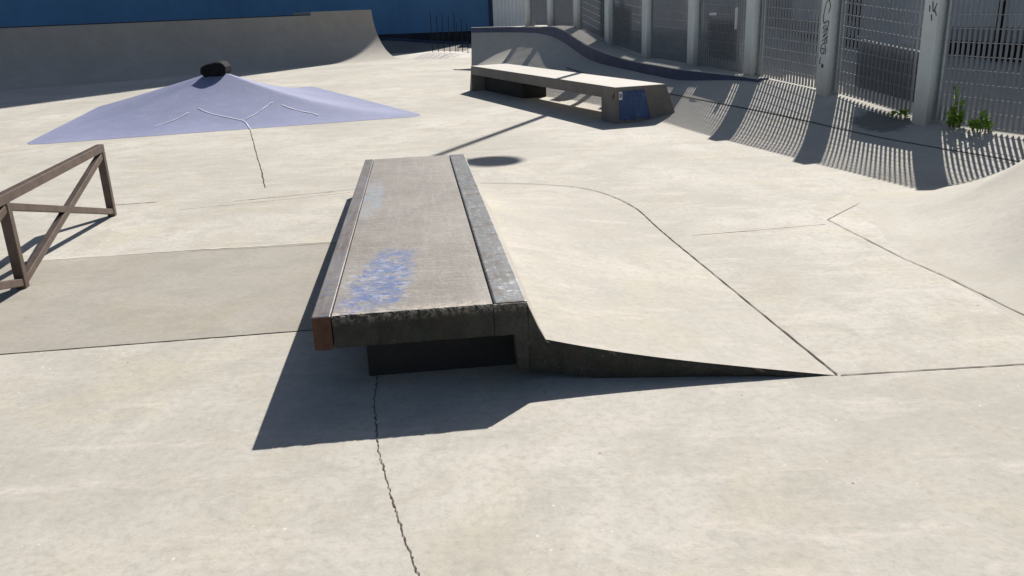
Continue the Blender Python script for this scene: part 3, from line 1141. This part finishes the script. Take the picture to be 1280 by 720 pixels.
# latch and bolt on the gate panel
bm = bmesh.new()
box(bm, (SP * 2 + 0.45, 0.02, zb(4) + 0.62), (SP * 2 + 0.475, 0.05, zb(4) + 0.92))
obj('gate_handle', bm, M['cladding'], fence, bevel=0.004)
bm = bmesh.new()
box(bm, (SP * 2 + 1.05, 0.02, zb(4.5) + 0.80), (SP * 2 + 1.22, 0.045, zb(4.5) + 0.835))
obj('gate_bolt', bm, M['cladding'], fence, bevel=0.004)


# graffiti strokes on two posts (front face looks to +y local)
def strokes(post_i, lines, wd, face_y=0.1045):
    bm = bmesh.new()
    s = SP * post_i
    for ln in lines:
        pts = catmull(ln, 5) if len(ln) > 2 else ln
        for (xa, za), (xb, zb2) in zip(pts, pts[1:]):
            bar(bm, (s - xa, face_y, za), (s - xb, face_y, zb2), 0.003, wd, (0.2, 0, 1))
    obj('graffiti', bm, M['ink'], fence)


z1 = zb(SP)
strokes(1, [[(0.04, z1 + 1.10), (0.07, z1 + 1.02), (0.04, z1 + 0.95)],
            [(0.05, z1 + 1.10), (-0.01, z1 + 1.07), (-0.05, z1 + 0.90), (-0.03, z1 + 0.83), (0.0, z1 + 0.85)],
            [(-0.01, z1 + 0.83), (0.05, z1 + 0.86), (0.055, z1 + 0.80), (-0.02, z1 + 0.76), (-0.03, z1 + 0.79), (0.02, z1 + 0.81)],
            [(-0.04, z1 + 0.72), (0.06, z1 + 0.77), (-0.03, z1 + 0.67), (0.06, z1 + 0.72)],
            [(-0.04, z1 + 0.62), (0.06, z1 + 0.68), (0.0, z1 + 0.60), (0.05, z1 + 0.60), (0.05, z1 + 0.64)],
            [(0.0, z1 + 0.60), (-0.05, z1 + 0.56), (-0.05, z1 + 0.49), (0.0, z1 + 0.47), (0.01, z1 + 0.53), (-0.04, z1 + 0.53)],
            [(0.02, z1 + 0.58), (0.045, z1 + 0.50), (0.03, z1 + 0.47)],
            [(-0.04, z1 + 0.43), (-0.06, z1 + 0.36), (-0.04, z1 + 0.35)]], 0.010)
bm = bmesh.new()
n = 12
v = [bm.verts.new((SP - 0.0 + 0.022 * math.cos(2 * math.pi * k / n), 0.104, z1 + 0.325 + 0.025 * math.sin(2 * math.pi * k / n))) for k in range(n)]
bm.faces.new(v)
obj('graffiti', bm, M['dark_metal'], fence)
z0_ = zb(0)
strokes(0, [[(0.02, z0_ + 1.22), (0.04, z0_ + 1.12), (0.08, z0_ + 1.20)], [(0.06, z0_ + 1.13), (0.09, z0_ + 1.08)], [(0.02, z0_ + 1.09), (0.03, z0_ + 1.03)], [(-0.02, z0_ + 1.18), (-0.01, z0_ + 1.12)]], 0.010)

# low dark sheet wired to the panel between the first two posts
sign = thing('sheet_board', 'dark low rectangular board wired behind the mesh panel left of the weeds', 'board', (*fpt(0.70, -0.03), 0), fang)
bm = bmesh.new()
a = [bm.verts.new((x, y, z)) for y in (-0.020, -0.034) for x, z in ((-0.52, 0.40), (0.52, 0.51), (0.52, 1.06), (-0.52, 0.95))]
bm.faces.new(a[:4])
bm.faces.new(a[4:][::-1])
for k in range(4):
    bm.faces.new((a[k], a[4 + k], a[4 + (k + 1) % 4], a[(k + 1) % 4]))
obj('panel', bm, M['board'], sign)

# ------------------------------------------------------------------ lamp post
PX, PY = 2.59, 17.40
PTOP = 7.03
lamp = thing('lamp_post', 'tall thin grey lamp post standing just behind the mesh fence boards', 'lamp post', (PX, PY, 0.8))
bm = bmesh.new()
tube(bm, [(0, 0, 0), (0, 0, 2.5), (0, 0, PTOP - 0.8)], [0.075, 0.068, 0.055], 12)
obj('pole', bm, M['lamp_grey'], lamp, True)
hx, hy = 0.63, -0.56
bm = bmesh.new()
tube(bm, [(0, 0, PTOP - 0.83), (hx * 0.9, hy * 0.9, PTOP - 0.80)], 0.018, 8)
obj('arm', bm, M['lamp_grey'], lamp)
bm = bmesh.new()
prof = [(0.02, 0.10), (0.14, 0.09), (0.26, 0.05), (0.33, 0.0), (0.30, -0.03), (0.02, -0.05)]
L = []
for k in range(25):
    a = 2 * math.pi * k / 24
    L.append([(hx + r * math.cos(a), hy + r * math.sin(a), PTOP - 0.86 + z) for r, z in prof])
grid(bm, L)
bmesh.ops.remove_doubles(bm, verts=bm.verts, dist=1e-4)
obj('lamp_head', bm, M['lamp_grey'], lamp, True)

# ------------------------------------------------------------------ rods near the far bank
rack = thing('rod_rack', 'row of thin dark upright rods before the blue wall', 'metal rack', (-2.0, 30.2, 0))
bm = bmesh.new()
L = []
for i in range(9):
    x = -1.3 + 2.2 * i / 8
    hgt = 0.03 + 0.12 * math.sin(math.pi * min(1, (i + 0.5) / 8))
    L.append([(x, -1.0, 0.0), (x, -0.5, hgt * 0.7), (x, 0.0, hgt), (x, 0.8, hgt), (x, 1.0, 0)])
grid(bm, L)
obj('base', bm, M['white_concrete'], rack, True)
for i, (x, h, z) in enumerate(((-0.42, 1.42, 0.1), (-0.22, 1.25, 0.1), (-0.02, 1.30, 0.12), (0.18, 1.22, 0.12), (0.38, 1.30, 0.12), (0.46, 1.0, 0.12), (0.62, 1.1, 0.1), (0.80, 1.0, 0.05), (-0.80, 0.0, 0))):
    if h == 0:
        continue
    bm = bmesh.new()
    tube(bm, [(x, 0.2, z), (x + random.uniform(-0.01, 0.01), 0.2, z + h)], 0.014, 6)
    obj('rod', bm, M['black'], rack)


# ------------------------------------------------------------------ weeds by the fence post
def weed(loc, label, n_stem, hmax, spread, seed, flowers=2, group=None):
    rng = random.Random(seed)
    t = thing('weed', label, 'weed', loc, 0, group)
    bl = bmesh.new()
    for k in range(n_stem):
        a = rng.uniform(0, 2 * math.pi)
        r = spread * math.sqrt(rng.random())
        bx0, by0 = r * math.cos(a) * 1.0, r * math.sin(a) * 0.45
        h = hmax * rng.uniform(0.35, 1.0) * (1 - 0.5 * r / spread)
        lean = Vector((rng.uniform(-0.22, 0.22), rng.uniform(-0.22, 0.22)))
        P = [Vector((bx0 + lean.x * h * q * q, by0 + lean.y * h * q * q, h * q)) for q in (0, 0.35, 0.7, 1.0)]
        bs = bmesh.new()
        tube(bs, P, [0.006, 0.005, 0.004, 0.002], 5)
        obj('stem', bs, M['stem'], t)
        nl = int(8 + h * 40)
        for j in range(nl):
            q = rng.uniform(0.1, 1.0)
            p = Vector((bx0 + lean.x * h * q * q, by0 + lean.y * h * q * q, h * q))
            aa = rng.uniform(0, 2 * math.pi)
            d = Vector((math.cos(aa), math.sin(aa), rng.uniform(0.5, 2.2))).normalized()
            ln = rng.uniform(0.045, 0.10)
            wv = d.cross(Vector((0, 0, 1))).normalized() * ln * rng.uniform(0.18, 0.3)
            b_ = [p, p + d * ln * 0.5 + wv, p + d * ln + Vector((0, 0, -0.25 * ln)), p + d * ln * 0.5 - wv]
            bl.faces.new([bl.verts.new(x) for x in b_])
        if k < flowers:
            bf = bmesh.new()
            for j in range(6):
                aa = j * math.pi / 3
                c0 = P[-1]
                bf.faces.new([bf.verts.new(c0 + Vector(x)) for x in ((0, 0, 0), (0.016 * math.cos(aa), 0.016 * math.sin(aa), 0.006), (0.022 * math.cos(aa + 0.5), 0.022 * math.sin(aa + 0.5), 0.0), (0.016 * math.cos(aa + 1.0), 0.016 * math.sin(aa + 1.0), 0.006))])
            bmesh.ops.remove_doubles(bf, verts=bf.verts, dist=1e-5)
            obj('flower', bf, M['petal'], t)
    obj('leaves', bl, M['leaf'], t)


WG = 'weeds along the foot of the fence'
wx, wy = fpt(-0.46, 0.07)
weed((wx, wy, 0.235), 'tall upright green weed growing at the fence foot beside a pale post', 13, 0.43, 0.08, 4, 2, WG)
wx, wy = fpt(-0.78, 0.07)
weed((wx, wy, 0.235), 'low bushy green weed right of the taller upright weed', 13, 0.19, 0.14, 8, 0, WG)
wx, wy = fpt(0.30, 0.07)
weed((wx, wy, 0.26), 'sparse tiny grass tuft at the bank top left of the weeds and post', 5, 0.07, 0.12, 11, 0, WG)
